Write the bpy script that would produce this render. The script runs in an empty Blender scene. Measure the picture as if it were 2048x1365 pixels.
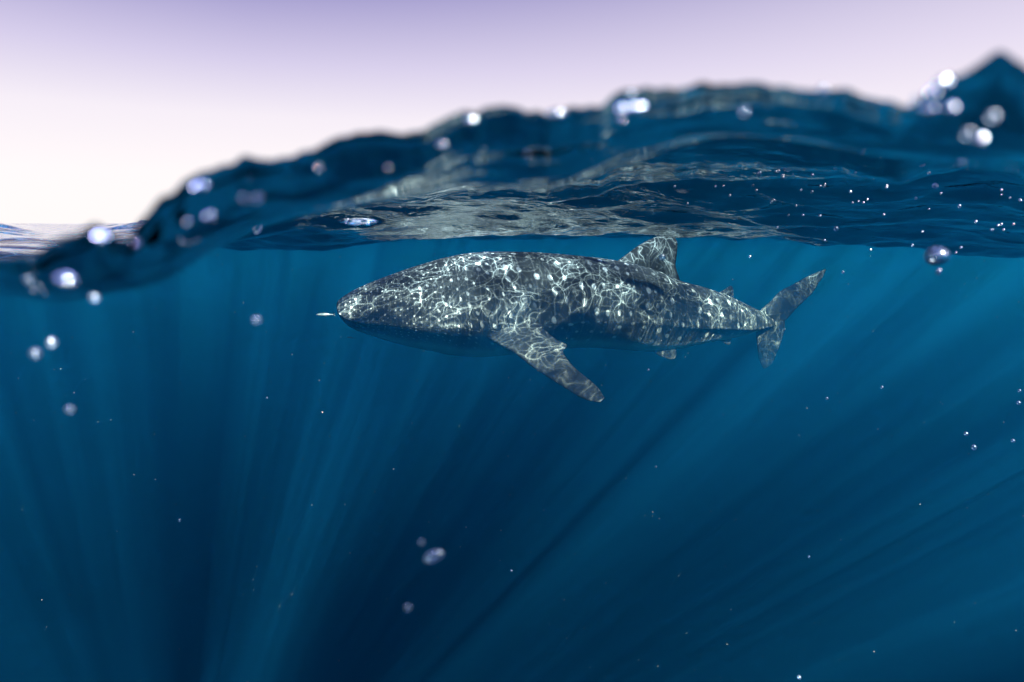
import bpy, math, random
import numpy as np
from mathutils import Vector, Matrix

R = math.radians
rng = np.random.default_rng(7)
random.seed(7)
scene = bpy.context.scene
col = scene.collection

# ------------------------------------------------------------------ camera
LENS = 22.0
PITCH = R(10.6)
F_PX = LENS / 36.0 * 2048.0
cam_d = bpy.data.cameras.new('camera')
cam_d.lens = LENS
cam_d.sensor_width = 36.0
cam_d.clip_start = 0.01
cam_d.clip_end = 20000
cam_d.dof.use_dof = True
cam_d.dof.focus_distance = 4.9
cam_d.dof.aperture_fstop = 9.0
cam = bpy.data.objects.new('camera', cam_d)
col.objects.link(cam)
cam.location = (0, 0, 0)
cam.rotation_euler = (R(90) - PITCH, 0, 0)
scene.camera = cam

# ------------------------------------------------------------------ sun (its direction is the refracted one, under water)
SUN_DIR = Vector((-0.547, 0.816, -1.133)).normalized()     # the way the light travels
to_sun = -SUN_DIR
sun_el = math.asin(to_sun.z)
sun_az = math.atan2(to_sun.x, to_sun.y)
sun_d = bpy.data.lights.new('sun', 'SUN')
sun_d.energy = 5.0
sun_d.angle = R(0.5)
sun_d.color = (1.0, 0.97, 0.94)
sun = bpy.data.objects.new('sun', sun_d)
col.objects.link(sun)
sun.rotation_euler = SUN_DIR.to_track_quat('-Z', 'Y').to_euler()
sun.location = (6, -8, 12)

# ------------------------------------------------------------------ sky
world = bpy.data.worlds.new('World')
scene.world = world
world.use_nodes = True
wt = world.node_tree
for n in list(wt.nodes):
    wt.nodes.remove(n)


def N(t, kind, **kw):
    n = t.nodes.new(kind)
    for k, v in kw.items():
        setattr(n, k, v)
    return n


def val(t, node_in, v):
    node_in.default_value = v


def math_(t, op, a, b=None, c=None, clamp=False):
    n = t.nodes.new('ShaderNodeMath')
    n.operation = op
    n.use_clamp = clamp
    for i, v in enumerate((a, b, c)):
        if v is None:
            continue
        if isinstance(v, (int, float)):
            n.inputs[i].default_value = v
        else:
            t.links.new(v, n.inputs[i])
    return n.outputs[0]


def ramp(t, fac, stops, interp='LINEAR'):
    n = t.nodes.new('ShaderNodeValToRGB')
    cr = n.color_ramp
    cr.interpolation = interp
    while len(cr.elements) < len(stops):
        cr.elements.new(0.5)
    for e, (p, c) in zip(cr.elements, stops):
        e.position = p
        e.color = (*c, 1) if len(c) == 3 else c
    if fac is not None:
        t.links.new(fac, n.inputs[0])
    return n.outputs[0]


def mixc(t, fac, a, b, blend='MIX'):
    n = t.nodes.new('ShaderNodeMix')
    n.data_type = 'RGBA'
    n.blend_type = blend
    for idx, v in ((0, fac), (6, a), (7, b)):
        if isinstance(v, (int, float)):
            n.inputs[idx].default_value = v
        elif isinstance(v, tuple):
            n.inputs[idx].default_value = (*v, 1)
        else:
            t.links.new(v, n.inputs[idx])
    return n.outputs[2]


EXPOSURE = 0.0
scene.view_settings.view_transform = 'Standard'
scene.view_settings.look = 'None'
scene.view_settings.gamma = 1
scene.view_settings.use_curve_mapping = False
scene.view_settings.exposure = EXPOSURE

out = N(wt, 'ShaderNodeOutputWorld')
geo = N(wt, 'ShaderNodeNewGeometry')
sep = N(wt, 'ShaderNodeSeparateXYZ')
tc = N(wt, 'ShaderNodeTexCoord')
wt.links.new(tc.outputs['Generated'], sep.inputs[0])
elev = math_(wt, 'MAXIMUM', sep.outputs[2], 0.0)
# evening gradient: pale at the horizon, lavender above, deeper overhead
grad = ramp(wt, elev, [(0.0, (1.10, 1.04, 1.03)), (0.07, (1.10, 1.02, 1.03)), (0.15, (1.0, 0.92, 1.0)),
                       (0.22, (0.73, 0.66, 0.89)), (0.32, (0.33, 0.30, 0.62)), (0.6, (0.17, 0.18, 0.42)),
                       (1.0, (0.10, 0.14, 0.34))])
# warmer and paler towards the sun's side (right of the view)
side = math_(wt, 'MULTIPLY_ADD', sep.outputs[0], 0.85, 0.30, clamp=True)
side = math_(wt, 'MULTIPLY', side, math_(wt, 'SUBTRACT', 1.0, math_(wt, 'MULTIPLY', elev, 1.3, clamp=True)))
grad = mixc(wt, math_(wt, 'MULTIPLY', side, 0.75), grad, (1.02, 0.93, 1.03))
sky = N(wt, 'ShaderNodeTexSky', sky_type='NISHITA', sun_disc=False)
sky.sun_elevation = sun_el
sky.sun_rotation = sun_az
bg1 = N(wt, 'ShaderNodeBackground')
bg1.inputs[1].default_value = 0.05
wt.links.new(sky.outputs[0], bg1.inputs[0])
bg2 = N(wt, 'ShaderNodeBackground')
bg2.inputs[1].default_value = 1.0
wt.links.new(grad, bg2.inputs[0])
adds = N(wt, 'ShaderNodeMixShader')
adds.inputs[0].default_value = 0.92
wt.links.new(bg1.outputs[0], adds.inputs[1])
wt.links.new(bg2.outputs[0], adds.inputs[2])
wt.links.new(adds.outputs[0], out.inputs[0])

# ------------------------------------------------------------------ render settings
cy = scene.cycles
cy.max_bounces = 8
cy.diffuse_bounces = 1
cy.glossy_bounces = 3
cy.transmission_bounces = 4
cy.transparent_max_bounces = 16
cy.volume_bounces = 0
cy.caustics_reflective = False
cy.caustics_refractive = False
cy.sample_clamp_indirect = 3.0
cy.sample_clamp_direct = 0.0
cy.use_adaptive_sampling = False
cy.use_denoising = True
cy.denoiser = 'OPENIMAGEDENOISE'


# ------------------------------------------------------------------ helpers
CF = Vector((0, math.cos(PITCH), -math.sin(PITCH)))
CU = Vector((0, math.sin(PITCH), math.cos(PITCH)))


def P(px, py, d):
    """survey point: bearing read off the photograph at a given distance"""
    return Vector((1, 0, 0)) * ((px - 1024) / F_PX * d) + CF * d - CU * ((py - 682.5) / F_PX * d)


def tag(o, label=None, cat=None, group=None, kind=None):
    if label:
        o['label'] = label
    if cat:
        o['category'] = cat
    if group:
        o['group'] = group
    if kind:
        o['kind'] = kind
    return o


def mesh_obj(name, verts, faces, mat=None, parent=None, smooth=True, uvs=None):
    me = bpy.data.meshes.new(name)
    me.from_pydata([tuple(v) for v in verts], [], faces)
    if smooth:
        me.polygons.foreach_set('use_smooth', [True] * len(me.polygons))
    me.update()
    o = bpy.data.objects.new(name, me)
    if mat:
        me.materials.append(mat)
    col.objects.link(o)
    if parent:
        o.parent = parent
    return o


def new_mat(name):
    m = bpy.data.materials.new(name)
    m.use_nodes = True
    t = m.node_tree
    for n in list(t.nodes):
        t.nodes.remove(n)
    return m, t


# ------------------------------------------------------------------ water material
def smooth(x, a, b):
    t = np.clip((x - a) / (b - a), 0, 1)
    return t * t * (3 - 2 * t)


def water_material():
    m, t = new_mat('sea_water')
    L = t.links.new
    out = N(t, 'ShaderNodeOutputMaterial')
    tc = N(t, 'ShaderNodeTexCoord')
    obj = tc.outputs['Object']
    port = N(t, 'ShaderNodeAttribute', attribute_name='port').outputs['Fac']

    # --- painted caustics: a net of bright sunlight lines put into the transparent colour
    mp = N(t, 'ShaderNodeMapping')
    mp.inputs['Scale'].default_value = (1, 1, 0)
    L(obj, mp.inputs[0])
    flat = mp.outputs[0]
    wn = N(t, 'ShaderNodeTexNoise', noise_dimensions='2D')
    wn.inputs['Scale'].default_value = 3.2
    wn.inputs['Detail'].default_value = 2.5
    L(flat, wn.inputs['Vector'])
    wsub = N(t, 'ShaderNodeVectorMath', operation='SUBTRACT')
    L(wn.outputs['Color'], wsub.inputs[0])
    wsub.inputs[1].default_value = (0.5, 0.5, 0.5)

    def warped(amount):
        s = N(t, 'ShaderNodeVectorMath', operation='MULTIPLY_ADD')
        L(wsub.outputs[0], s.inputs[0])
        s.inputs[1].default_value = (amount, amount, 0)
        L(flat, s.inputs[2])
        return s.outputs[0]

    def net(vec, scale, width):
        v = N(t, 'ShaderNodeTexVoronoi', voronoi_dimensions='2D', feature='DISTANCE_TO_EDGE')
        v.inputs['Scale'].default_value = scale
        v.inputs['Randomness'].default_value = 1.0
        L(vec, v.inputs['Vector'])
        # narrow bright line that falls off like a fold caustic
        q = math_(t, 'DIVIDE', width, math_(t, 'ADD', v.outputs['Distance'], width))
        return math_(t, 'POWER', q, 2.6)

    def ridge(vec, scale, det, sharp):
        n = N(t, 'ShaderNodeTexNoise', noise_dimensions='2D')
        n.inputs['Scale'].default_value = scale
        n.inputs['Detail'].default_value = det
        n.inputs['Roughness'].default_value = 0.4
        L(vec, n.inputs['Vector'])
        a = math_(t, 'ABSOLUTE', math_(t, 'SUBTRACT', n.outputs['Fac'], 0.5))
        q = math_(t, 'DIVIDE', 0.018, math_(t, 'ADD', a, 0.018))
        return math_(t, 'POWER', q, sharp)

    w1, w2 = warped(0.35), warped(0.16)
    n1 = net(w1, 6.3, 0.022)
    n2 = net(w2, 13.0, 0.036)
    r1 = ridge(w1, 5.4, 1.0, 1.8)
    big = N(t, 'ShaderNodeTexNoise', noise_dimensions='2D')  # broad bright and dim patches for light shafts, painted into the same colour
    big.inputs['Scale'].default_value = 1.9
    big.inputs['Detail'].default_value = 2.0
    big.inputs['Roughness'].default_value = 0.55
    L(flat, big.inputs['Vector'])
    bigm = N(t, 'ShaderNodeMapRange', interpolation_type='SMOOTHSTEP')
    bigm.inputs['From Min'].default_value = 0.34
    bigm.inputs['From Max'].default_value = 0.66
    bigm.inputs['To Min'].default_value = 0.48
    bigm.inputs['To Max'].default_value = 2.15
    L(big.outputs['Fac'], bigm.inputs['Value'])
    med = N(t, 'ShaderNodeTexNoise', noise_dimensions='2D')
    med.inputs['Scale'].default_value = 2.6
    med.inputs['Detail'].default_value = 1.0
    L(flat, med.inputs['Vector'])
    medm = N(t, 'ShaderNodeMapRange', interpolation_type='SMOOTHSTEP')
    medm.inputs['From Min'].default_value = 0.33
    medm.inputs['From Max'].default_value = 0.67
    medm.inputs['To Min'].default_value = 0.05
    medm.inputs['To Max'].default_value = 1.8
    L(med.outputs['Fac'], medm.inputs['Value'])
    lines = math_(t, 'ADD', math_(t, 'MULTIPLY', n1, 10.4), math_(t, 'MULTIPLY', n2, 4.2))
    lines = math_(t, 'ADD', lines, math_(t, 'MULTIPLY', r1, 3.0))
    lines = math_(t, 'ADD', math_(t, 'MULTIPLY', lines, math_(t, 'ADD', medm.outputs[0], 0.20)), 0.50)
    gain = math_(t, 'MULTIPLY', lines, bigm.outputs[0])
    comb = N(t, 'ShaderNodeCombineColor')
    for i in range(3):
        L(gain, comb.inputs[i])
    tcol = mixc(t, port, comb.outputs[0], (1, 1, 1))

    # --- fine ripples
    b1 = N(t, 'ShaderNodeTexNoise')
    b1.inputs['Scale'].default_value = 9.0
    b1.inputs['Detail'].default_value = 4.0
    b1.inputs['Roughness'].default_value = 0.5
    mp2 = N(t, 'ShaderNodeMapping')
    mp2.inputs['Scale'].default_value = (0.7, 1.0, 1.0)
    mp2.inputs['Rotation'].default_value = (0, 0, 0.35)
    L(obj, mp2.inputs[0])
    L(mp2.outputs[0], b1.inputs['Vector'])
    bump = N(t, 'ShaderNodeBump')
    bump.inputs['Strength'].default_value = 1.0
    bump.inputs['Distance'].default_value = 0.021
    L(math_(t, 'MULTIPLY', b1.outputs['Fac'], math_(t, 'SUBTRACT', 1.0, port)), bump.inputs['Height'])

    fr = N(t, 'ShaderNodeFresnel')
    fr.inputs['IOR'].default_value = 1.333
    # from below: clear when looked through steeply, total reflection at grazing angles
    ge = N(t, 'ShaderNodeNewGeometry')
    dt = N(t, 'ShaderNodeVectorMath', operation='DOT_PRODUCT')
    L(ge.outputs['Incoming'], dt.inputs[0])
    L(ge.outputs['Normal'], dt.inputs[1])
    tir = N(t, 'ShaderNodeMapRange', interpolation_type='SMOOTHSTEP')
    tir.inputs['From Min'].default_value = 0.62
    tir.inputs['From Max'].default_value = 0.48
    tir.inputs['To Min'].default_value = 0.02
    tir.inputs['To Max'].default_value = 1.0
    L(math_(t, 'ABSOLUTE', dt.outputs['Value']), tir.inputs['Value'])
    mf = N(t, 'ShaderNodeMix')
    L(ge.outputs['Backfacing'], mf.inputs[0])
    L(fr.outputs[0], mf.inputs[2])
    L(tir.outputs[0], mf.inputs[3])
    fac = math_(t, 'MULTIPLY', mf.outputs[0], math_(t, 'SUBTRACT', 1.0, port))
    gl = N(t, 'ShaderNodeBsdfGlossy')
    gl.inputs['Roughness'].default_value = 0.03
    gl.inputs['Color'].default_value = (1, 1, 1, 1)
    L(bump.outputs[0], gl.inputs['Normal'])
    tr = N(t, 'ShaderNodeBsdfTransparent')
    L(tcol, tr.inputs[0])
    mx = N(t, 'ShaderNodeMixShader')
    L(fac, mx.inputs[0])
    L(tr.outputs[0], mx.inputs[1])
    L(gl.outputs[0], mx.inputs[2])
    L(mx.outputs[0], out.inputs['Surface'])

    # --- the body of the water: absorbs red first, scatters blue, mostly forward
    vs = N(t, 'ShaderNodeVolumeScatter')
    vs.inputs['Color'].default_value = (0.012, 0.42, 1.0, 1)
    vs.inputs['Density'].default_value = 0.015
    vs.inputs['Anisotropy'].default_value = 0.65
    va = N(t, 'ShaderNodeVolumeAbsorption')
    va.inputs['Color'].default_value = (0.10, 0.66, 0.82, 1)
    va.inputs['Density'].default_value = 0.12
    ad = N(t, 'ShaderNodeAddShader')
    L(vs.outputs[0], ad.inputs[0])
    L(va.outputs[0], ad.inputs[1])
    L(ad.outputs[0], out.inputs['Volume'])
    m.cycles.homogeneous_volume = True
    return m


# ------------------------------------------------------------------ the sea surface
# waterline around the lens port (pixel bearing -> elevation), then the open sea beyond
TOP = [(-900, 520), (0, 512), (60, 505), (130, 470), (200, 462), (250, 478), (275, 440), (320, 395), (370, 365), (430, 336), (520, 315),
       (600, 306), (640, 296), (700, 266), (760, 262), (840, 262), (890, 240), (950, 214), (1010, 214), (1090, 228),
       (1160, 212), (1250, 188), (1330, 174), (1420, 167), (1560, 172), (1680, 182), (1780, 203), (1830, 206),
       (1860, 172), (1920, 146), (1990, 110), (2015, 120), (2048, 145), (2300, 260), (3000, 400)]
LOW = [(-900, 585), (0, 590), (130, 580), (220, 552), (330, 512), (430, 440), (520, 395), (640, 365), (800, 335), (950, 305), (1100, 305), (1250, 262), (1400, 228), (1560, 222), (1780, 248), (1850, 262),
       (1920, 280), (2048, 300), (3000, 400)]


def pix_to_elev(table):
    az, el = [], []
    for px, py in table:
        v = P(px, py, 1.0)
        az.append(math.atan2(v.x, v.y))
        el.append(v.z / math.hypot(v.x, v.y))       # slope, height over horizontal distance
    return np.array(az), np.array(el)


def interp_smooth(x, xp, fp):
    x = np.clip(x, xp[0], xp[-1])
    # Catmull-like via finite-difference Hermite
    m = np.gradient(fp, xp)
    i = np.clip(np.searchsorted(xp, x) - 1, 0, len(xp) - 2)
    h = xp[i + 1] - xp[i]
    t = (x - xp[i]) / h
    return ((2 * t**3 - 3 * t**2 + 1) * fp[i] + (t**3 - 2 * t**2 + t) * h * m[i]
            + (-2 * t**3 + 3 * t**2) * fp[i + 1] + (t**3 - t**2) * h * m[i + 1])


R0 = 0.12
az_front = np.radians(np.arange(-58, 58, 0.17))
az_back = np.radians(np.arange(58, 302, 3.0))
AZ = np.concatenate([az_front, az_back])
tz, te = pix_to_elev(TOP)
lz, le = pix_to_elev(LOW)
AZs = (AZ + math.pi) % (2 * math.pi) - math.pi
back = smooth(np.abs(AZs), R(50), R(75))
wob = sum(a_ * np.sin(AZs * f_ + p_) for a_, f_, p_ in ((.0026, 41, .3), (.0022, 67, 2.1), (.0016, 103, 4.0), (.0011, 161, 1.2), (.0008, 233, 5.1)))
top_el = (interp_smooth(AZs, tz, te) + wob * (0.6 + 0.8 * np.sin(AZs * 5.3 + 1.0) ** 2)) * (1 - back)
low_el = interp_smooth(AZs, lz, le) * (1 - back)
rr = np.concatenate([np.geomspace(R0, 0.6, 60)[:-1], np.geomspace(0.6, 16, 560)[:-1], np.geomspace(16, 6000, 90)])
dr = np.gradient(rr)

comps = []
for k in range(64):
    lam = 0.16 * (6.5 / 0.16) ** (k / 63.0) * rng.uniform(0.9, 1.1)
    th = R(78) + rng.normal(0, 0.55)
    comps.append((lam, th, rng.uniform(0, 2 * math.pi)))


def sea(x, y, r, spacing, fscale):
    az = np.arctan2(x, y)
    right = smooth(az, R(-33), R(-14))
    yr = r
    tabR = np.interp(yr, [0, 0.4, 0.9, 1.6, 2.5, 3.6, 4.8, 6.0, 7.5, 9.5, 12, 16, 25], [0.03, 0.074, 0.12, 0.15, 0.135, 0.07, -0.04, -0.10, -0.14, -0.08, 0.0, 0.0, 0])
    tabL = np.interp(yr, [0, 0.4, 0.9, 1.6, 3, 5, 8, 12, 25], [-0.03, -0.045, -0.05, -0.07, -0.11, -0.13, -0.14, -0.06, 0])
    tabR = tabR * (fscale * (1 - smooth(r, 1.2, 3.8)) + smooth(r, 1.2, 3.8))
    farR = smooth(az, R(20), R(42)) * smooth(r, 1.0, 6.0) * (1 - smooth(r, 9, 16))
    h = tabR * right + tabL * (1 - right) - 0.085 * farR * (r / 6.0)
    for lam, th, ph in comps:
        short = 1.1 if lam < 0.6 else 1.0
        kx, ky = math.cos(th), math.sin(th)
        k = 2 * math.pi / lam
        amp = (0.033 + 0.012 * math.exp(-(math.log(lam / 0.6) / 0.7) ** 2)) / k * (1.0 if lam < 2.5 else 0.8) * (1 - 0.12 * (1 - smooth(r, 1.5, 3.5)))
        att = np.clip(lam / (4.0 * spacing) - 0.4, 0, 1) * np.clip(0.25 + r / (lam * 1.2), 0, 1)
        far = 1.0 - 0.6 * smooth(r, 8, 40)
        s = np.sin(k * (x * kx + y * ky) + ph + 0.8 * np.sin(k * 0.37 * (x * ky - y * kx) + ph * 1.7))
        h = h + short * amp * att * far * (s - 0.12 * np.cos(2 * k * (x * kx + y * ky) + 2 * ph))
    return h


RRg, AZg = np.meshgrid(rr, AZs, indexing='ij')
X, Y = RRg * np.sin(AZg), RRg * np.cos(AZg)
SP = np.repeat(np.maximum(dr, rr * 0.003)[:, None], len(AZ), 1)
TE = np.repeat(top_el[None, :], len(rr), 0)
Hfar = sea(X, Y, RRg, SP, np.clip(TE / 0.22 * 0.88, 0.25, 1.1))
LE_ = np.repeat(low_el[None, :], len(rr), 0)
leftm = np.repeat((1 - smooth(AZs, R(-36), R(-24)))[None, :], len(rr), 0)
# slope profile: waterline slope at the port, dipping to the lower slope a little further out
w_lo = smooth(RRg, R0 * 0.98, 0.19)
near = (TE * (1 - w_lo) + LE_ * w_lo) * RRg
# small lapping ripples close to the port
for k in range(26):
    lam = 0.05 * (0.5 / 0.05) ** (k / 25.0)
    tq = rng.uniform(0.6, 2.2)
    kk = 2 * math.pi / lam
    near += 0.042 / kk * np.sin(kk * (X * math.cos(tq) + Y * math.sin(tq)) + rng.uniform(0, 6.28) + 1.2 * np.sin(kk * 0.3 * (X * math.sin(tq) - Y * math.cos(tq)))) * smooth(RRg, 0.125, 0.2)
wf = smooth(RRg, 0.2, 0.85)
H = near * (1 - wf) + Hfar * wf
cap = np.where(TE > 0.0, TE, 0.0) + 0.013 * np.sin(AZg * 9 + 1.0) * np.sin(AZg * 23) - 0.002
cap = cap + 0.02 * smooth(RRg, 9, 30)
cap = np.where(RRg < 0.3, TE + 0.02, cap)
sl = H / RRg
sft = 0.012 * (1 - smooth(RRg, 3, 15)) + 0.0002
H = -sft * np.logaddexp(-sl / sft, -cap / sft) * RRg
H[0, :] = TE[0] * R0
# scale first ring onto the port sphere
nr, na = H.shape
V = np.stack([X, Y, H], -1).reshape(-1, 3)
ring0 = V[:na]
ring0 *= (R0 / np.linalg.norm(ring0, axis=1))[:, None]
# port notch (the air pocket of the camera's dome), rings going down to the south pole
ND = 28
el0 = np.arctan(top_el)
verts = [V]
for j in range(1, ND):
    e = el0 + (-math.pi / 2 - el0) * (j / ND)
    verts.append(np.stack([R0 * np.cos(e) * np.sin(AZs), R0 * np.cos(e) * np.cos(AZs), R0 * np.sin(e)], -1))
base_d = nr * na
n_notch = (ND - 1) * na
pole = base_d + n_notch
verts.append(np.array([[0, 0, -R0]]))
# outer skirt and bottom
DEEP = -70.0
skirt = V[(nr - 1) * na:nr * na].copy()
skirt[:, 2] = DEEP
verts.append(skirt)
sk0 = pole + 1
verts.append(np.array([[0, 0, DEEP]]))
bot = sk0 + na
VV = np.concatenate(verts)
ii, jj = np.meshgrid(np.arange(nr - 1), np.arange(na), indexing='ij')
j2 = (jj + 1) % na
top_q = np.stack([ii * na + jj, ii * na + j2, (ii + 1) * na + j2, (ii + 1) * na + jj], -1).reshape(-1, 4)


def rowidx(j):
    return np.arange(na) if j == 0 else base_d + (j - 1) * na + np.arange(na)


nq = []
for j in range(ND - 1):
    a, b = rowidx(j), rowidx(j + 1)
    nq.append(np.stack([b, np.roll(b, -1), np.roll(a, -1), a], -1))
nq = np.concatenate(nq)
lastr = rowidx(ND - 1)
tri_n = np.stack([np.roll(lastr, -1), lastr, np.full(na, pole)], -1)
outer = np.arange((nr - 1) * na, nr * na)
ski = sk0 + np.arange(na)
sq = np.stack([outer, ski, np.roll(ski, -1), np.roll(outer, -1)], -1)[:, ::-1]
tri_b = np.stack([ski, np.roll(ski, -1), np.full(na, bot)], -1)
quads = np.concatenate([top_q, nq, sq]).astype(np.int32)
tris = np.concatenate([tri_n, tri_b]).astype(np.int32)


def big_mesh(name, V, quads, tris, mat):
    me = bpy.data.meshes.new(name)
    nl = quads.size + tris.size
    me.vertices.add(len(V))
    me.vertices.foreach_set('co', V.astype(np.float32).ravel())
    me.loops.add(nl)
    me.loops.foreach_set('vertex_index', np.concatenate([quads.ravel(), tris.ravel()]))
    me.polygons.add(len(quads) + len(tris))
    starts = np.concatenate([np.arange(len(quads)) * 4, quads.size + np.arange(len(tris)) * 3])
    me.polygons.foreach_set('loop_start', starts.astype(np.int32))
    me.update(calc_edges=True)
    me.materials.append(mat)
    me.polygons.foreach_set('use_smooth', np.ones(len(quads) + len(tris), dtype=bool))
    o = bpy.data.objects.new(name, me)
    col.objects.link(o)
    return o


# sharp split between the surface and the notch: the notch gets its own first ring
port_flag = np.zeros(len(VV), np.float32)
port_flag[base_d:pole + 1] = 1.0
dup_start = len(VV)
VV = np.concatenate([VV, VV[:na]])
port_flag = np.concatenate([port_flag, np.ones(na, np.float32)])
nmask = slice(len(top_q), len(top_q) + na)
qq = quads[nmask]
quads[nmask] = np.where(qq < na, qq + dup_start, qq)

water_mat = water_material()
water = big_mesh('sea_water', VV, quads, tris, water_mat)
at = water.data.attributes.new('port', 'FLOAT', 'POINT')
at.data.foreach_set('value', port_flag)
tag(water, 'deep blue sea with rippled surface split by the lens', None, kind='structure')


# ------------------------------------------------------------------ seabed
m, t = new_mat('seabed')
o_ = N(t, 'ShaderNodeOutputMaterial')
d_ = N(t, 'ShaderNodeBsdfDiffuse')
d_.inputs[0].default_value = (0.05, 0.06, 0.07, 1)
t.links.new(d_.outputs[0], o_.inputs[0])
S = 7000
seabed = mesh_obj('seabed', [(-S, -S, DEEP - 1), (S, -S, DEEP - 1), (S, S, DEEP - 1), (-S, S, DEEP - 1)], [(0, 1, 2, 3)], m, smooth=False)
tag(seabed, 'dark seabed far below the open water', kind='structure')

# ------------------------------------------------------------------ scattering slabs added to brighten the upper water
def add_haze_layer(k, z1, dens):
    m, t = new_mat('added_haze')
    o = N(t, 'ShaderNodeOutputMaterial')
    v = N(t, 'ShaderNodeVolumeScatter')
    v.inputs['Color'].default_value = (0.012, 0.42, 1.0, 1)
    v.inputs['Density'].default_value = dens
    v.inputs['Anisotropy'].default_value = 0.6
    t.links.new(v.outputs[0], o.inputs['Volume'])
    m.cycles.homogeneous_volume = True
    S, z0 = 260 + 7 * k, -0.42 - 0.013 * k
    vs = [(x * S, y * S, z) for z in (z1, z0) for x, y in ((-1, -1), (1, -1), (1, 1), (-1, 1))]
    fs = [(3, 2, 1, 0), (4, 5, 6, 7), (0, 1, 5, 4), (1, 2, 6, 5), (2, 3, 7, 6), (3, 0, 4, 7)]
    o = mesh_obj('added_haze_layer', vs, fs, m, smooth=False)
    tag(o, kind='stuff')
    return o


for k, (z1, dn) in enumerate(((-1.1, 0.042), (-1.8, 0.037), (-2.5, 0.024), (-3.4, 0.010))):
    add_haze_layer(k, z1, dn)

# ------------------------------------------------------------------ whale shark
def skin_material():
    m, t = new_mat('shark_skin')
    L = t.links.new
    out = N(t, 'ShaderNodeOutputMaterial')
    att = lambda n: N(t, 'ShaderNodeAttribute', attribute_name=n).outputs['Fac']
    su, sv, belly, fin = att('spot_u'), att('spot_v'), att('belly'), att('fin')
    cv = N(t, 'ShaderNodeCombineXYZ')
    L(su, cv.inputs[0])
    L(sv, cv.inputs[1])
    tc = N(t, 'ShaderNodeTexCoord')
    # pale round spots in uneven rows
    vo = N(t, 'ShaderNodeTexVoronoi', voronoi_dimensions='2D', feature='F1')
    vo.inputs['Scale'].default_value = 1.0
    vo.inputs['Randomness'].default_value = 0.62
    L(cv.outputs[0], vo.inputs['Vector'])
    sz = N(t, 'ShaderNodeSeparateColor')
    L(vo.outputs['Color'], sz.inputs[0])
    rad = math_(t, 'MULTIPLY_ADD', sz.outputs[0], 0.10, 0.085)
    e = N(t, 'ShaderNodeMapRange', interpolation_type='SMOOTHSTEP')
    L(math_(t, 'SUBTRACT', vo.outputs['Distance'], rad), e.inputs['Value'])
    e.inputs['From Min'].default_value = 0.05
    e.inputs['From Max'].default_value = -0.05
    spot = math_(t, 'MULTIPLY', e.outputs[0], math_(t, 'MULTIPLY_ADD', sz.outputs[1], 0.75, 0.3))
    # smaller freckles between
    vo2 = N(t, 'ShaderNodeTexVoronoi', voronoi_dimensions='2D', feature='F1')
    vo2.inputs['Scale'].default_value = 2.3
    L(cv.outputs[0], vo2.inputs['Vector'])
    e2 = N(t, 'ShaderNodeMapRange', interpolation_type='SMOOTHSTEP')
    L(vo2.outputs['Distance'], e2.inputs['Value'])
    e2.inputs['From Min'].default_value = 0.24
    e2.inputs['From Max'].default_value = 0.08
    spot = math_(t, 'MAXIMUM', spot, math_(t, 'MULTIPLY', e2.outputs[0], 0.12))
    # faint transverse bars of the checkerboard
    bar = math_(t, 'ABSOLUTE', math_(t, 'SUBTRACT', math_(t, 'FRACT', su), 0.5))
    bar = math_(t, 'MULTIPLY', math_(t, 'LESS_THAN', bar, 0.05), 0.10)
    mott = N(t, 'ShaderNodeTexNoise')
    mott.inputs['Scale'].default_value = 7.0
    mott.inputs['Detail'].default_value = 5.0
    L(tc.outputs['Object'], mott.inputs['Vector'])
    base = ramp(t, mott.outputs['Fac'], [(0.3, (0.024, 0.027, 0.028)), (0.5, (0.037, 0.041, 0.042)), (0.72, (0.060, 0.064, 0.063))])
    fine = N(t, 'ShaderNodeTexNoise')
    fine.inputs['Scale'].default_value = 60.0
    fine.inputs['Detail'].default_value = 3.0
    L(tc.outputs['Object'], fine.inputs['Vector'])
    spotm = math_(t, 'MULTIPLY', math_(t, 'ADD', spot, bar), math_(t, 'SUBTRACT', 1.0, math_(t, 'MULTIPLY', fin, 0.8)))
    spotm = math_(t, 'MULTIPLY', spotm, math_(t, 'MULTIPLY_ADD', fine.outputs['Fac'], 0.6, 0.7), clamp=True)
    c = mixc(t, spotm, base, (0.50, 0.50, 0.47))
    bn = math_(t, 'ADD', belly, math_(t, 'MULTIPLY', math_(t, 'SUBTRACT', mott.outputs['Fac'], 0.5), 0.5), clamp=True)
    c = mixc(t, math_(t, 'MULTIPLY', bn, belly), c, (0.30, 0.32, 0.31))
    bs = N(t, 'ShaderNodeBsdfPrincipled')
    L(c, bs.inputs['Base Color'])
    bs.inputs['Roughness'].default_value = 0.62
    bs.inputs['Specular IOR Level'].default_value = 0.12
    bp = N(t, 'ShaderNodeBump')
    bp.inputs['Strength'].default_value = 0.5
    bp.inputs['Distance'].default_value = 0.006
    L(math_(t, 'ADD', fine.outputs['Fac'], mott.outputs['Fac']), bp.inputs['Height'])
    L(bp.outputs[0], bs.inputs['Normal'])
    L(bs.outputs[0], out.inputs[0])
    return m


def plain_mat(name, colr, rough=0.5, spec=0.3):
    m, t = new_mat(name)
    o = N(t, 'ShaderNodeOutputMaterial')
    b = N(t, 'ShaderNodeBsdfPrincipled')
    tc = N(t, 'ShaderNodeTexCoord')
    n = N(t, 'ShaderNodeTexNoise')
    n.inputs['Scale'].default_value = 80
    t.links.new(tc.outputs['Object'], n.inputs['Vector'])
    dark = tuple(v * 0.6 for v in colr)
    t.links.new(mixc(t, n.outputs['Fac'], dark, colr), b.inputs['Base Color'])
    b.inputs['Roughness'].default_value = rough
    b.inputs['Specular IOR Level'].default_value = spec
    t.links.new(b.outputs[0], o.inputs[0])
    return m


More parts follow.
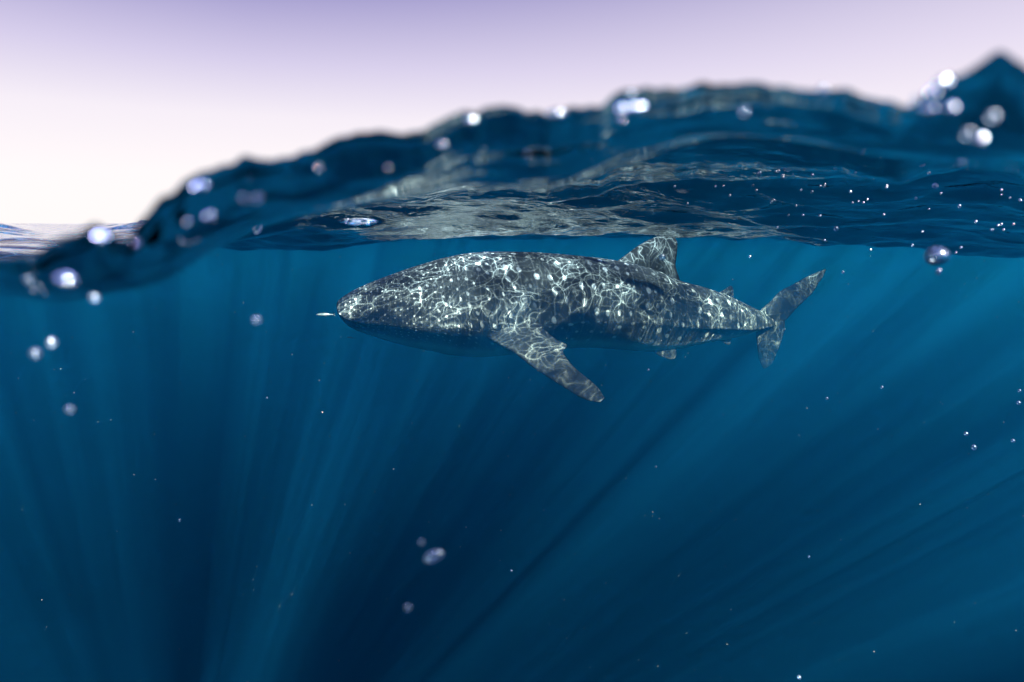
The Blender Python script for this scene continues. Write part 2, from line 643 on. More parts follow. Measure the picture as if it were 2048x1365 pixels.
# stations: px, y of back, y of belly, distance, half width / half height, index of boxiness
ST = [(673.5, 611, 622, 4.845, 5.0), (676, 604, 631, 4.847, 3.2), (681, 599, 638, 4.85, 2.5), (690, 592.5, 649, 4.86, 2.0), (706, 583, 660, 4.878, 1.62),
      (730, 571.5, 669, 4.905, 1.36), (760, 559.5, 679, 4.94, 1.20), (800, 545, 691, 4.985, 1.08), (850, 529, 702, 5.045, 0.98),
      (900, 515.5, 712, 5.12, 0.91), (950, 508, 717, 5.17, 0.88), (1000, 506, 714, 5.23, 0.87), (1060, 507, 706, 5.30, 0.86),
      (1120, 511, 700, 5.38, 0.84), (1180, 517, 697, 5.47, 0.80), (1240, 526, 700, 5.58, 0.76), (1300, 541, 704, 5.71, 0.70),
      (1350, 562, 700, 5.84, 0.68), (1400, 575, 690, 6.00, 0.68), (1450, 592, 680, 6.20, 0.72), (1490, 610, 671, 6.40, 0.80),
      (1520, 624, 662, 6.60, 0.80), (1545, 636, 655, 6.78, 0.70), (1556, 642, 651, 6.86, 0.5)]
ST = np.array(ST)
spx = ST[:, 0]


def dsp(px):
    return float(np.interp(px, spx, ST[:, 3]))


NS, NA = 300, 128
tpar = np.concatenate([spx[0] + (spx[9] - spx[0]) * np.linspace(0, 1, 110)[:-1] ** 1.9, np.linspace(spx[9], spx[-1], NS - 109)])
NS = len(tpar)


def mono(x, xp, fp):
    """monotone cubic"""
    h = np.diff(xp)
    dlt = np.diff(fp) / h
    mm = np.zeros(len(xp))
    for i in range(1, len(xp) - 1):
        if dlt[i - 1] * dlt[i] > 0:
            w1, w2 = 2 * h[i] + h[i - 1], h[i] + 2 * h[i - 1]
            mm[i] = (w1 + w2) / (w1 / dlt[i - 1] + w2 / dlt[i])
    mm[0], mm[-1] = dlt[0], dlt[-1]
    i = np.clip(np.searchsorted(xp, x) - 1, 0, len(xp) - 2)
    t = (x - xp[i]) / h[i]
    return ((2 * t**3 - 3 * t**2 + 1) * fp[i] + (t**3 - 2 * t**2 + t) * h[i] * mm[i]
            + (-2 * t**3 + 3 * t**2) * fp[i + 1] + (t**3 - t**2) * h[i] * mm[i + 1])


yt, yb, dd, wr = (mono(tpar, spx, ST[:, k]) for k in (1, 2, 3, 4))
cen = np.array([P(a, (b + c) / 2, d) for a, b, c, d in zip(tpar, yt, yb, dd)])
hh = (yb - yt) / 2 / F_PX * dd
hw = hh * wr
tan = np.gradient(cen, axis=0)
tan[:70] = tan[70] * 0.5 + np.array([0.96, 0.28, 0]) * 0.5 * np.linalg.norm(tan[70])
tan = tan / np.linalg.norm(tan, axis=1)[:, None]
tan = np.stack([np.convolve(np.pad(tan[:, k], 6, 'edge'), np.ones(13) / 13, 'valid') for k in range(3)], 1)
tan[:, 2] *= 0.5
tan /= np.linalg.norm(tan, axis=1)[:, None]
arc = np.concatenate([[0], np.cumsum(np.linalg.norm(np.diff(cen, axis=0), axis=1))])
LEN = arc[-1]
shv, shf = [], []
sm_eq = smooth(arc / LEN, 0.42, 0.62)
A_su, A_sv, A_be, A_fi = [], [], [], []
cell = 0.042 + 0.098 * smooth(arc, 0.35, 1.9) - 0.035 * smooth(arc, 3.2, 4.6)
ucum = np.concatenate([[0], np.cumsum(np.diff(arc) / ((cell[1:] + cell[:-1]) / 2))])
th = np.linspace(0, 2 * math.pi, NA, endpoint=False)
for i in range(NS):
    T = Vector(tan[i])
    sidev = T.cross(Vector((0, 0, 1))).normalized()      # towards the camera side for a fish heading -x (T points to the tail)
    if sidev.y > 0:
        sidev = -sidev
    upv = sidev.cross(T)
    if upv.z < 0:
        upv = -upv
    s = arc[i] / LEN
    th_keel = R(96 + 22 * smooth(np.array(s), 0.55, 0.98))
    kamp = 0.10 * float(smooth(np.array(s), 0.42, 0.66)) + 0.10 * float(smooth(np.array(s), 0.7, 0.95))
    r2 = 0.028 * float(smooth(np.array(s), 0.16, 0.34)) * (1 - float(smooth(np.array(s), 0.8, 0.95)))
    gv = 0.0
    prev = None
    for j in range(NA):
        a = th[j]
        ab = a if a <= math.pi else 2 * math.pi - a          # 0 back .. pi belly
        sg = 1 if a <= math.pi else -1
        c_, s_ = math.cos(ab), math.sin(ab)
        # superellipse, boxier towards the belly of the head
        n_up, n_dn = 2.0, 1.4 + 0.7 * float(sm_eq[i])
        n = n_up if ab < math.pi / 2 else n_dn
        z = math.copysign(abs(c_) ** (2 / n), c_)
        eq = -0.30 + 0.20 * float(sm_eq[i])            # widest line sits low on the head, higher on the tail
        z = eq + (1 - eq) * z if z > 0 else eq + (1 + eq) * z
        x = abs(s_) ** (2 / n)
        # shoulders narrow above; the belly tucks in under the keel
        x *= 1 - 0.10 * max(c_, 0) ** 1.5 * (1 if s > 0.15 else s / 0.15)
        if ab > th_keel:
            q = (ab - th_keel) / (math.pi - th_keel)
            x *= 1 - kamp * 1.6 * math.sin(min(1.0, q * 2.2) * math.pi / 2) * (1 - q) ** 0.3
        k = 1.0
        k += kamp * math.exp(-abs(ab - th_keel) / 0.13)
        k += r2 * math.exp(-abs(ab - R(66)) / 0.09) + r2 * 0.9 * math.exp(-abs(ab - R(40)) / 0.08)
        k += 0.02 * math.exp(-ab / 0.12) * (1 if s > 0.25 else s * 4)
        # mouth groove round the front of the snout
        if s < 0.055:
            g = math.exp(-((ab - R(104 + 260 * s)) / 0.085) ** 2)
            k -= 0.16 * g * (1 - s / 0.055) ** 0.6
            # overhanging upper lip
            k += 0.05 * math.exp(-((ab - R(90 + 260 * s)) / 0.10) ** 2) * (1 - s / 0.055)
            if ab > R(108 + 260 * s):
                k -= 0.05 * (1 - s / 0.055)
        off = sidev * (sg * x * hw[i] * k) + upv * (z * hh[i] * (1 + (k - 1) * 0.7))
        p = Vector(cen[i]) + off
        shv.append(p)
        A_su.append(ucum[i] + 0.35 * math.sin(arc[i] * 3))
        g_ = ab * (hh[i] + hw[i]) / 2 * sg
        A_sv.append(g_ / cell[i] + 50)
        lo, hi = R(120), R(146)
        q = min(max((ab - lo) / (hi - lo), 0), 1)
        A_be.append(q * q * (3 - 2 * q))
        A_fi.append(0.0)
for i in range(NS - 1):
    for j in range(NA):
        j_ = (j + 1) % NA
        shf.append((i * NA + j, (i + 1) * NA + j, (i + 1) * NA + j_, i * NA + j_))
shf.append(tuple(range(NA)))
shf.append(tuple((NS - 1) * NA + j for j in reversed(range(NA))))


def curve(pts, n):
    pts = np.array(pts, float)
    d = np.concatenate([[0], np.cumsum(np.linalg.norm(np.diff(pts[:, :2], axis=0), axis=1))])
    d /= d[-1]
    q = np.linspace(0, 1, n)
    return np.stack([mono(q, d, pts[:, k]) if len(pts) > 2 else np.interp(q, d, pts[:, k]) for k in range(pts.shape[1])], 1)


def add_fin(le, te, thick, n=40, mm=14, rag=0.0, seed=0, belly=0.0):
    """closed, lens-shaped fin between a leading and a trailing edge"""
    r_ = random.Random(seed)
    a, b = curve(le, n), curve(te, n)
    A = [P(*v) for v in a]
    B = [P(*v) for v in b]
    base = len(shv)
    for i in range(n):
        t_ = i / (n - 1)
        ch = B[i] - A[i]
        i0, i1 = max(i - 1, 0), min(i + 1, n - 1)
        sp = ((A[i1] + B[i1]) - (A[i0] + B[i0])).normalized()
        nm = ch.cross(sp).normalized()
        c = ch.length
        tk = min(thick * (1 - 0.80 * t_) * (1 + 1.6 * max(0, 0.16 - t_) / 0.16), c * 0.28 + 0.004)
        if rag:
            B[i] = B[i] + ch.normalized() * (rag * (r_.random() - 0.6))
        for k in range(2 * mm):
            up = 1 if k < mm else -1
            q = (k / mm) if k < mm else (2 * mm - k) / mm
            q2 = q * q * (3 - 2 * q) * 0.4 + q * 0.6
            prof = 2.6 * (math.sqrt(max(q2, 0)) * 0.55 - 0.28 * q2 - 0.27 * q2 * q2) * (1.0) + 0.05 * (1 - q2)
            if q2 in (0, 1):
                prof = 0.0
            p = A[i] + ch * q2 + nm * (up * prof * tk * 0.5 * 2)
            shv.append(p)
            A_su.append((p.x * 0.96 + p.y * 0.2) / 0.11 + 100)
            A_sv.append(p.z / 0.11 + 200)
            A_be.append(belly)
            A_fi.append(1.0)
    m2 = 2 * mm
    for i in range(n - 1):
        for k in range(m2):
            k_ = (k + 1) % m2
            shf.append((base + i * m2 + k, base + i * m2 + k_, base + (i + 1) * m2 + k_, base + (i + 1) * m2 + k))
    shf.append(tuple(base + k for k in reversed(range(m2))))
    shf.append(tuple(base + (n - 1) * m2 + k for k in range(m2)))


D3 = lambda pts, off=0.0: [(x, y, dsp(x) + off) for x, y in pts]
# first dorsal
add_fin(D3([(1196, 560), (1222, 531), (1238, 520), (1256, 507), (1280, 490), (1300, 479), (1318, 473), (1334, 471)]),
        D3([(1338, 600), (1345, 585), (1361, 567), (1357, 552), (1351, 530), (1354, 505), (1355, 488), (1350, 475)]), 0.085, n=70, rag=0.004, seed=3)
# second dorsal
add_fin(D3([(1425, 600), (1438, 586), (1448, 580), (1457, 574), (1461, 572)]), D3([(1462, 620), (1470, 607), (1467, 594), (1467, 582), (1465, 574)]), 0.03, n=28, rag=0.003)
# anal and pelvic fins
add_fin(D3([(1428, 668), (1440, 682), (1450, 688), (1456, 690)]), D3([(1460, 662), (1463, 676), (1462, 684), (1460, 689)]), 0.025, n=20, belly=0.3)
add_fin([(1286, 680, 5.64), (1303, 700, 5.70), (1320, 713, 5.73), (1340, 719, 5.75)], [(1340, 676, 5.76), (1352, 698, 5.80), (1353, 709, 5.80), (1349, 718, 5.78)], 0.035, n=24, belly=0.15)
add_fin([(1262, 665, 5.85), (1285, 685, 5.95), (1300, 694, 6.05), (1315, 699, 6.12)], [(1325, 660, 5.95), (1335, 680, 6.03), (1334, 690, 6.1), (1325, 698, 6.15)], 0.035, n=24, belly=0.15)
# near pectoral
add_fin([(948, 650, 5.02), (968, 672, 4.90), (1000, 691, 4.80), (1030, 708, 4.72), (1062, 733, 4.63), (1100, 758, 4.54), (1135, 780, 4.46), (1160, 795, 4.41), (1182, 803, 4.37), (1200, 805, 4.345)],
        [(1060, 625, 5.06), (1086, 656, 4.92), (1112, 679, 4.83), (1134, 692, 4.78), (1126, 703, 4.72), (1133, 717, 4.67), (1152, 738, 4.58), (1175, 757, 4.50), (1196, 776, 4.42), (1209, 796, 4.36)], 0.062, n=90, mm=18)
# far pectoral, hidden behind the body
add_fin([(960, 600, 5.5), (1000, 615, 5.75), (1060, 632, 6.1), (1115, 645, 6.4)], [(1065, 600, 5.6), (1090, 615, 5.85), (1120, 630, 6.2), (1130, 643, 6.42)], 0.06, n=40)
# tail: upper lobe, lower lobe
add_fin([(1488, 652, 6.44), (1510, 634, 6.54), (1522, 620, 6.63), (1541, 603, 6.74), (1553, 590, 6.80), (1560, 583, 6.84), (1585, 570, 6.98), (1612, 555, 7.10), (1632, 546, 7.18), (1650, 539, 7.26)],
        [(1530, 664, 6.7), (1556, 656, 6.82), (1566, 646, 6.86), (1578, 634, 6.92), (1594, 616, 6.98), (1611, 600, 7.06), (1627, 583, 7.13), (1637, 567, 7.19), (1646, 553, 7.23), (1651, 541, 7.27)], 0.05, n=70, rag=0.012, seed=9)
add_fin([(1513, 632, 6.6), (1512, 655, 6.62), (1514, 690, 6.66), (1518, 718, 6.70), (1524, 733, 6.72), (1528, 738, 6.73)],
        [(1570, 625, 6.9), (1570, 655, 6.88), (1563, 682, 6.84), (1553, 708, 6.80), (1543, 729, 6.76), (1532, 737, 6.74)], 0.05, n=40, rag=0.004, seed=4)

skin = skin_material()
shark = mesh_obj('whale_shark', shv, shf, skin)
for nm, arr in (('spot_u', A_su), ('spot_v', A_sv), ('belly', A_be), ('fin', A_fi)):
    at = shark.data.attributes.new(nm, 'FLOAT', 'POINT')
    at.data.foreach_set('value', np.array(arr, np.float32))
import bmesh
bm = bmesh.new()
bm.from_mesh(shark.data)
bmesh.ops.recalc_face_normals(bm, faces=bm.faces)
bm.to_mesh(shark.data)
bm.free()
shark.data.polygons.foreach_set('use_smooth', [True] * len(shark.data.polygons))
tag(shark, 'large grey whale shark with white spots swimming left under the surface', 'whale shark')

from mathutils.bvhtree import BVHTree
bvh = BVHTree.FromPolygons([v.co.copy() for v in shark.data.vertices], [tuple(p.vertices) for p in shark.data.polygons])


def on_shark(px, py):
    d = P(px, py, 1.0)
    hit = bvh.ray_cast(Vector((0, 0, 0)), d.normalized())
    return hit[0], hit[1]


def blob(name, c, r, mat, parent=None, sc=(1, 1, 1), seg=16, rings=10, rot=None, jit=0.0, seed=0):
    r_ = random.Random(seed)
    vs, fs = [Vector((0, 0, 1))], []
    for i in range(1, rings):
        a = math.pi * i / rings
        for j in range(seg):
            b = 2 * math.pi * j / seg
            vs.append(Vector((math.sin(a) * math.cos(b), math.sin(a) * math.sin(b), math.cos(a))))
    vs.append(Vector((0, 0, -1)))
    for j in range(seg):
        fs.append((0, 1 + j, 1 + (j + 1) % seg))
    for i in range(rings - 2):
        for j in range(seg):
            a, b = 1 + i * seg + j, 1 + i * seg + (j + 1) % seg
            fs.append((a, a + seg, b + seg, b))
    for j in range(seg):
        fs.append((1 + (rings - 2) * seg + j, len(vs) - 1, 1 + (rings - 2) * seg + (j + 1) % seg))
    ph = [r_.uniform(0, 6) for _ in range(3)]
    out = []
    for v in vs:
        k = 1 + jit * (math.sin(3 * v.x + ph[0]) + math.sin(3 * v.y + ph[1]) + math.sin(2.5 * v.z + ph[2])) / 3
        q = Vector((v.x * sc[0], v.y * sc[1], v.z * sc[2])) * r * k
        if rot:
            q = rot @ q
        out.append(q)
    o = mesh_obj(name, out, fs, mat, parent)
    if c is not None:
        o.location = c
    return o


black = plain_mat('eye_black', (0.012, 0.013, 0.015), 0.25, 0.5)
slit = plain_mat('gill_dark', (0.016, 0.020, 0.024), 0.8, 0.1)
p, n_ = on_shark(754, 637)
blob('eye', p - n_ * 0.002, 0.014, black, shark)


def strip(name, pts, w, mat, parent):
    """a narrow groove lying on the skin"""
    hits = [on_shark(*q) for q in curve(pts, 12)]
    hits = [(a, b) for a, b in hits if a is not None]
    vs, fs = [], []
    for i, (a, b) in enumerate(hits):
        tn = (hits[min(i + 1, len(hits) - 1)][0] - hits[max(i - 1, 0)][0]).normalized()
        sd = b.cross(tn).normalized()
        k = w * math.sin(math.pi * (0.08 + 0.84 * i / (len(hits) - 1)))
        for f, h in ((-1, 0.0), (-0.4, 0.003), (0.4, 0.003), (1, 0.0)):
            vs.append(a + sd * (k * f) + b * h)
    for i in range(len(hits) - 1):
        for k in range(3):
            fs.append((i * 4 + k, i * 4 + k + 1, i * 4 + k + 5, i * 4 + k + 4))
    return mesh_obj(name, vs, fs, mat, parent)


for k in range(5):
    x0 = 948 + k * 19
    strip('gill_slit', [(x0, 612 + 2 * k), (x0 - 9, 640), (x0 - 4, 668 - 3 * k)], 0.006, slit, shark)


# ------------------------------------------------------------------ the little fish at the snout
def little_fish(c, length, mats, label, seed, heading=-1, tilt=0.0):
    root = bpy.data.objects.new('small_fish', None)
    root.empty_display_size = 0.02
    root.location = c
    root.rotation_euler = (0, tilt, 0)
    col.objects.link(root)
    tag(root, label, 'fish')
    vs, fs = [], []
    prof = [(0, .004), (.04, .025), (.12, .05), (.25, .07), (.42, .072), (.6, .055), (.78, .03), (.88, .018), (.92, .016)]
    na_ = 12
    for u, r in prof:
        for j in range(na_):
            a = 2 * math.pi * j / na_
            vs.append(Vector(((u - .5) * length * -heading, math.sin(a) * r * .6 * length, math.cos(a) * r * length + 0.02 * length * math.sin(u * 3))))
    for i in range(len(prof) - 1):
        for j in range(na_):
            k = (j + 1) % na_
            fs.append((i * na_ + j, (i + 1) * na_ + j, (i + 1) * na_ + k, i * na_ + k))
    fs.append(tuple(range(na_)))
    fs.append(tuple((len(prof) - 1) * na_ + j for j in range(na_)))
    mesh_obj('body', vs, fs, mats[0], root)

    def plate(name, pts, th_=0.004):
        q = []
        for s in (-1, 1):
            for x, z in pts:
                q.append(Vector(((x - .5) * length * -heading, s * th_ * length, z * length)))
        n = len(pts)
        f = [tuple(range(n)), tuple(n + k for k in reversed(range(n)))]
        f += [(k, (k + 1) % n, n + (k + 1) % n, n + k) for k in range(n)]
        mesh_obj(name, q, f, mats[1], root, smooth=False)
    plate('tail_fin', [(.9, .03), (1.02, .09), (.97, .01), (1.02, -.07), (.9, .0)])
    plate('dorsal_fin', [(.35, .08), (.42, .125), (.6, .09), (.62, .06)])
    plate('belly_fin', [(.45, -.05), (.5, -.09), (.58, -.05)])
    e = blob('eye', None, 0.012 * length, black, root)
    e.location = Vector(((.06 - .5) * length * -heading, -.016 * length, .01 * length))
    return root


silver = plain_mat('fish_silver', (0.30, 0.33, 0.32), 0.35, 0.3)
fishdark = plain_mat('fish_fin', (0.10, 0.12, 0.12), 0.6, 0.2)
little_fish(P(651, 630, 4.75), 0.142, (silver, fishdark), 'slim silvery fish swimming just ahead of the snout of the shark', 1)
little_fish(P(702, 676, 4.8), 0.07, (fishdark, fishdark), 'tiny dark fish hanging below the jaw of the shark', 2, tilt=0.15)


# ------------------------------------------------------------------ bubbles and droplets close to the lens
def bubble_material(name, rough, body, refl):
    m, t = new_mat(name)
    L = t.links.new
    o = N(t, 'ShaderNodeOutputMaterial')
    gl = N(t, 'ShaderNodeBsdfGlossy')
    gl.inputs['Color'].default_value = (0.82, 0.92, 1, 1)
    gl.inputs['Roughness'].default_value = rough
    tr = N(t, 'ShaderNodeBsdfTransparent')
    tr.inputs[0].default_value = (*body, 1)
    lw = N(t, 'ShaderNodeLayerWeight')
    lw.inputs['Blend'].default_value = 0.5
    f = math_(t, 'MULTIPLY_ADD', math_(t, 'POWER', lw.outputs['Facing'], 1.6), 0.75, refl, clamp=True)
    mx = N(t, 'ShaderNodeMixShader')
    L(f, mx.inputs[0])
    L(tr.outputs[0], mx.inputs[1])
    L(gl.outputs[0], mx.inputs[2])
    L(mx.outputs[0], o.inputs[0])
    return m


BM = {'crest': bubble_material('bubble_crest', 0.17, (0.8, 0.85, 0.9), 0.8),
      'soft': bubble_material('bubble_soft', 0.42, (0.75, 0.82, 0.88), 0.18),
      'bright': bubble_material('bubble_bright', 0.26, (0.8, 0.85, 0.9), 0.62),
      'mid': bubble_material('bubble_mid', 0.34, (0.62, 0.76, 0.88), 0.24),
      'faint': bubble_material('bubble_faint', 0.55, (0.8, 0.85, 0.9), 0.03)}

BUB = [
    # px, py, size px (w,h), distance, kind, tilt, label
    (1886, 165, 34, 34, .30, 'bright', 0, 'largest bright bubble under the peak of the wave at the right'),
    (1866, 186, 30, 30, .31, 'mid', 0, 'dim bubble touching the lower left of the brightest one by the wave peak'),
    (1857, 221, 32, 32, .33, 'bright', 0, 'bright bubble below and left of the largest one by the wave peak'),
    (1901, 217, 28, 28, .33, 'bright', 0, 'orange rimmed bright bubble right of its neighbour below the wave peak'),
    (1833, 199, 22, 22, .34, 'faint', 0, 'faint bubble where the low wave meets the peak'),
    (1986, 234, 24, 24, .42, 'faint', 0, 'faint grey bubble alone under the slope of the wave peak'),
    (1937, 268, 22, 26, .42, 'faint', 0, 'upper faint bubble of the chain falling from the wave peak'),
    (1964, 279, 18, 22, .42, 'mid', .4, 'dull oval bubble in the chain below the wave peak'),
    (1949, 299, 18, 20, .45, 'bright', 0, 'bright bubble at the left of the chain below the wave peak'),
    (1958, 321, 13, 17, .45, 'bright', .2, 'left one of two small touching bubbles under the peak chain'),
    (1969, 321, 13, 17, .45, 'bright', -.2, 'right one of two small touching bubbles under the peak chain'),
    (1989, 318, 22, 24, .45, 'bright', 0, 'round white bubble at the lower end of the peak chain'),
    (1646, 181, 26, 26, .32, 'bright', 0, 'orange lit droplet on the crest line against the sky'),
    (1243, 221, 34, 30, .35, 'mid', 0, 'wide lilac bubble at the left of the cluster under the mid crest'),
    (1266, 217, 26, 26, .35, 'bright', 0, 'bright white bubble in the middle of the crest cluster'),
    (1284, 215, 18, 20, .35, 'bright', 0, 'gold rimmed bubble at the right end of the crest cluster'),
    (1243, 240, 18, 18, .36, 'mid', 0, 'small brown bubble hanging under the crest cluster'),
    (1263, 190, 16, 14, .36, 'faint', 0, 'pale droplet on the crest line above the cluster'),
    (1112, 228, 52, 24, .30, 'bright', 0, 'wide flat white bubble under the middle crest'),
    (943, 241, 34, 20, .32, 'bright', 0, 'flat white bubble under the small hump of the crest'),
    (884, 291, 28, 20, .34, 'bright', 0, 'oval white bubble below the small hump of the crest'),
    (638, 337, 14, 16, .42, 'bright', 0, 'small bright bubble below the step in the waterline'),
    (561, 394, 12, 14, .45, 'mid', 0, 'small brown bubble under the rising waterline'),
    (777, 337, 10, 10, .5, 'mid', 0, 'small grey bubble right of the step in the waterline'),
    (401, 375, 44, 26, .28, 'bright', -.25, 'long white bubble near the top of the left slope'),
    (376, 447, 14, 20, .36, 'mid', .2, 'narrow bubble left of a blurry pair on the dark slope'),
    (418, 433, 26, 18, .36, 'mid', -.4, 'tilted bluish bubble on the dark left slope'),
    (502, 431, 22, 20, .36, 'mid', 0, 'round bubble above an elongated white one under the slope'),
    (516, 454, 22, 34, .36, 'bright', .5, 'elongated white bubble at the bottom of the left slope'),
    (487, 397, 18, 16, .38, 'faint', 0, 'faint bubble at mid height of the left slope'),
    (515, 397, 26, 16, .38, 'faint', -.3, 'faint smeared bubble right of its twin on the left slope'),
    (201, 475, 34, 30, .26, 'bright', 0, 'white bubble in the dark trough at the far left'),
    (130, 563, 56, 38, .16, 'mid', .2, 'broad pointed bubble below the dark trough at the left'),
    (272, 486, 18, 14, .3, 'faint', 0, 'faint bubble at the edge of the dark trough'),
    (190, 595, 30, 30, .16, 'bright', 0, 'round white bubble just below the dark trough'),
    (104, 686, 30, 34, .18, 'mid', .2, 'upper one of two blurry bubbles at the left edge'),
    (71, 708, 38, 32, .17, 'mid', -.2, 'lower brighter one of two blurry bubbles at the left edge'),
    (513, 640, 26, 22, .20, 'faint', -.2, 'faint bubble in open water left of the little fish'),
    (868, 1112, 56, 34, .20, 'mid', -.42, 'tilted bean shaped bubble low in the blue water'),
    (843, 1085, 20, 18, .20, 'faint', 0, 'faint round bubble just above the bean shaped one'),
    (816, 1216, 26, 20, .20, 'faint', 0, 'faint bubble deep in the water at the lower middle'),
    (140, 820, 28, 24, .19, 'faint', 0, 'barely visible bubble in the blue water at the left'),
    (1877, 512, 50, 50, .33, 'bright', 0, 'big dark round bubble with a white glint below the right waterline'),
    (1877, 544, 16, 22, .37, 'bright', 0, 'oval peach bubble right under the big dark one'),
    (1325, 515, 17, 17, .75, 'mid', 0, 'pink bubble floating in front of the dorsal fin'),
    (1672, 458, 12, 12, .8, 'mid', 0, 'lone pink bubble under the surface right of the dorsal fin'),
    (1487, 243, 17, 17, .5, 'bright', 0, 'blue rimmed white bubble in the cluster over the dark wave'),
    (1474, 256, 15, 15, .5, 'mid', 0, 'brown bubble at the lower left of the dark wave cluster'),
    (1474, 236, 16, 20, .5, 'faint', 0, 'faint lilac bubble at the left of the dark wave cluster'),
    (1488, 224, 16, 16, .5, 'faint', 0, 'faint bubble at the top of the dark wave cluster'),
    (1438, 270, 12, 12, .6, 'bright', 0, 'small brown bright bubble below the dark wave cluster'),
    (1433, 316, 11, 9, .8, 'bright', 0, 'small white bubble alone left of the glitter patch'),
    (1339, 274, 9, 9, .7, 'mid', 0, 'tiny dim bubble left of the dark wave cluster'),
    (1177, 306, 10, 9, .7, 'bright', 0, 'small white bubble right of the glittering clump'),
    (1870, 372, 14, 14, .6, 'mid', 0, 'grey green bubble in the ripples at the right'),
]
bub_meshes = {}


def bubble(px, py, w, h, D, kind, tilt, label, group=None, cat='bubble', seed=0):
    if py < np.interp(px, [a for a, b in LOW], [b for a, b in LOW]) + 6:
        e = P(px, py, 1.0)
        D = min(D, 0.1215 / e.length)
    elif py < 300:
        D = min(D, 0.2)
    if D < 0.125:                      # these cling to the wave right at the lens port
        if kind in ('bright', 'mid'):
            kind = 'crest'
    elif D < 0.4 and kind != 'faint' and px < 1200:
        kind = 'soft'
    blur = 0.0024 / D * F_PX
    lo_ = 0.8 if D < 0.125 else 0.62
    rx = max(w - blur * 0.85, w * lo_) / 2 / F_PX * D
    rz = max(h - blur * 0.85, h * lo_) / 2 / F_PX * D
    small = w < 12
    o = blob('bubble', P(px, py, D), 1.0, BM[kind], None, (rx, min(rx, rz), rz), 12 if small else 24, 8 if small else 14,
             Matrix.Rotation(tilt, 3, 'Y'), 0.04 if small else 0.16, seed)
    tag(o, label, cat, group)
    return o


for k, (px, py, w, h, D, kind, tilt, label) in enumerate(BUB):
    bubble(px, py, w, h, D, kind, tilt, label, 'bubbles and droplets near the lens', seed=k)

# the glittering clump and the glitter patch, and the scattered sparks
CL1 = [(1048, 343), (1040, 350), (1036, 346), (1054, 342), (1060, 341), (1064, 323), (1062, 328), (1016, 345), (1037, 354), (1050, 333), (1055, 310), (1006, 286 + 60)]
CL2 = [(1571, 340), (1577, 341), (1583, 339), (1589, 337), (1596, 336), (1600, 338), (1552, 344), (1557, 343), (1566, 352), (1573, 318), (1584, 321), (1596, 322), (1601, 323), (1601, 321),
       (1587, 314), (1556, 320), (1544, 326), (1516, 349), (1519, 348), (1566, 356)]
SP1 = [(1447, 372), (1431, 373), (1506, 371), (1513, 381), (1460, 392), (1543, 404), (1548, 401), (1602, 381), (1641, 373), (1649, 373), (1650, 369), (1625, 351), (1624, 384), (1691, 341),
       (1707, 336), (1706, 325), (1671, 320), (1651, 318), (1705, 406), (1717, 403), (1727, 406), (1735, 399), (1787, 333), (1784, 336), (1813, 331), (1773, 376), (1774, 372), (1858, 346),
       (1832, 397), (1882, 387), (1919, 413), (2003, 390), (2003, 381), (2020, 396), (2040, 400), (2041, 402), (1982, 460), (1985, 460), (1996, 452), (2007, 460), (1997, 451), (2003, 449),
       (2027, 449), (1952, 444), (1519, 322), (1592, 412), (1640, 432), (1606, 431), (1577, 431), (1701, 384), (1524, 316), (1375, 408), (1349, 374), (1494, 312),
       (1825, 491), (1845, 464), (1912, 506), (1922, 496), (1649, 481), (1686, 545), (1742, 500), (1768, 430), (1858, 419)]
r_ = random.Random(5)
ORD = ['first', 'second', 'third', 'fourth', 'fifth', 'sixth', 'seventh', 'eighth', 'ninth', 'tenth', 'eleventh', 'twelfth', 'thirteenth', 'fourteenth',
       'fifteenth', 'sixteenth', 'seventeenth', 'eighteenth', 'nineteenth', 'twentieth']


def sprinkle(pts, D, w0, w1, words, group, kinds=('bright',), cat='bubble'):
    """bubbles of one clump, counted from its left end"""
    for k, (x, y, *sz) in enumerate(sorted(pts)):
        w = sz[0] + 2 if sz else w0 + w1 * r_.random()
        bubble(x, y, w, w * (0.9 + 0.3 * r_.random()), D, r_.choice(kinds), 0, f'tiny {ORD[k]} {words}', group, cat, seed=k)


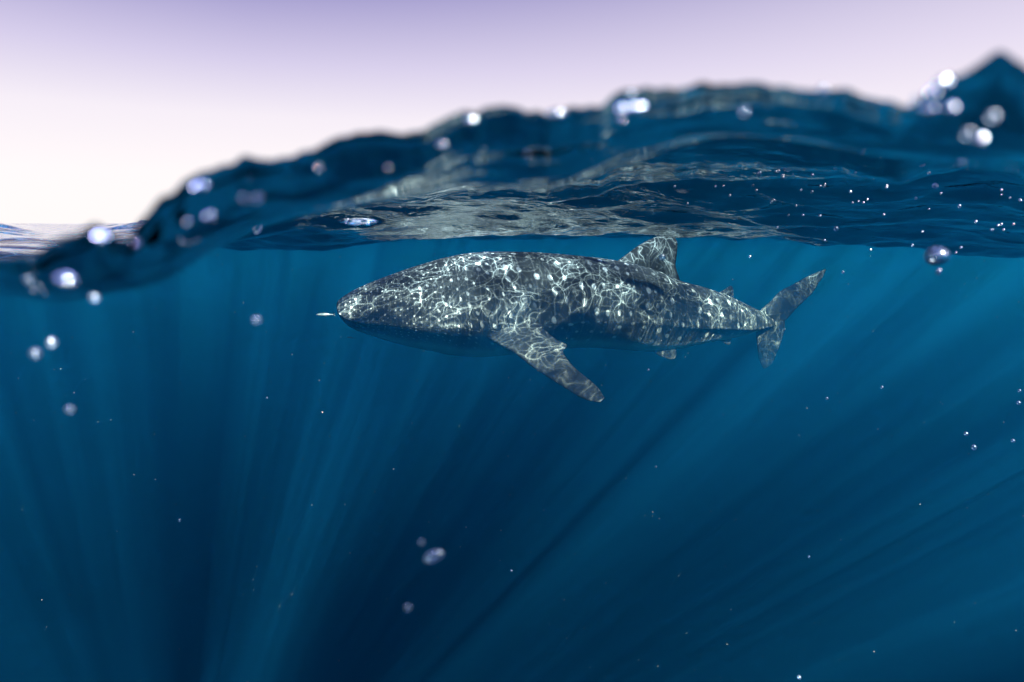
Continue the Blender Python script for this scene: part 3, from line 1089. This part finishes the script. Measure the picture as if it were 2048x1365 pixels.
sprinkle(CL1, .8, 9, 4, 'bubble from the left in the white glittering clump mid wave', 'glittering clump of bubbles')
sprinkle(CL2, .8, 9, 4, 'white bubble from the left in the glitter patch on the right wave', 'glitter patch of bubbles')
for lo, hi, words in ((0, 345, 'spark from the left in the top sprinkle on the right wave'),
                      (345, 380, 'spark from the left in the sprinkle just under the glitter patch'),
                      (380, 401, 'spark from the left in the middle sprinkle on the right ripples'),
                      (401, 440, 'spark from the left in the fourth sprinkle down the right ripples'),
                      (440, 999, 'spark from the left in the lowest sprinkle under the right waterline')):
    sprinkle([p for p in SP1 if lo <= p[1] < hi], 1.0, 6, 3, words, 'scattered sparks of bubbles', ('bright', 'bright', 'mid'))
# specks drifting in the blue water
DR = [(1948, 895, 10), (1932, 868, 8), (2026, 882, 8), (2037, 806, 8), (1764, 775, 5), (1654, 797, 5), (1618, 1114, 5), (1297, 740, 5), (1023, 1142, 5), (359, 1041, 6), (534, 796, 4), (1312, 934, 4),
      (1598, 1355, 9), (2039, 782, 6), (1555, 455, 5), (1500, 514, 5)]
sprinkle(DR, 1.2, 6, 2, 'pale speck from the left adrift in the open blue water', 'drifting specks', ('mid',), 'speck')

# marine snow: countless particles hanging in the water
snow = plain_mat('marine_snow', (0.6, 0.62, 0.58), 0.8, 0.1)
r_ = random.Random(11)
vs, fs = [], []
oct_ = [(1, 0, 0), (-1, 0, 0), (0, 1, 0), (0, -1, 0), (0, 0, 1), (0, 0, -1)]
of = [(0, 2, 4), (2, 1, 4), (1, 3, 4), (3, 0, 4), (2, 0, 5), (1, 2, 5), (3, 1, 5), (0, 3, 5)]
for k in range(750):
    d = r_.uniform(1.0, 6.0)
    x, y = r_.uniform(-100, 2150), r_.uniform(500, 1450)
    c = P(x, y, d)
    s = r_.uniform(0.0004, 0.0013) * (0.5 + d * 0.25)
    b = len(vs)
    vs += [c + Vector(v) * s for v in oct_]
    fs += [tuple(b + q for q in f) for f in of]
o = mesh_obj('marine_snow', vs, fs, snow)
tag(o, 'countless pale specks of plankton hanging in the blue water', kind='stuff')
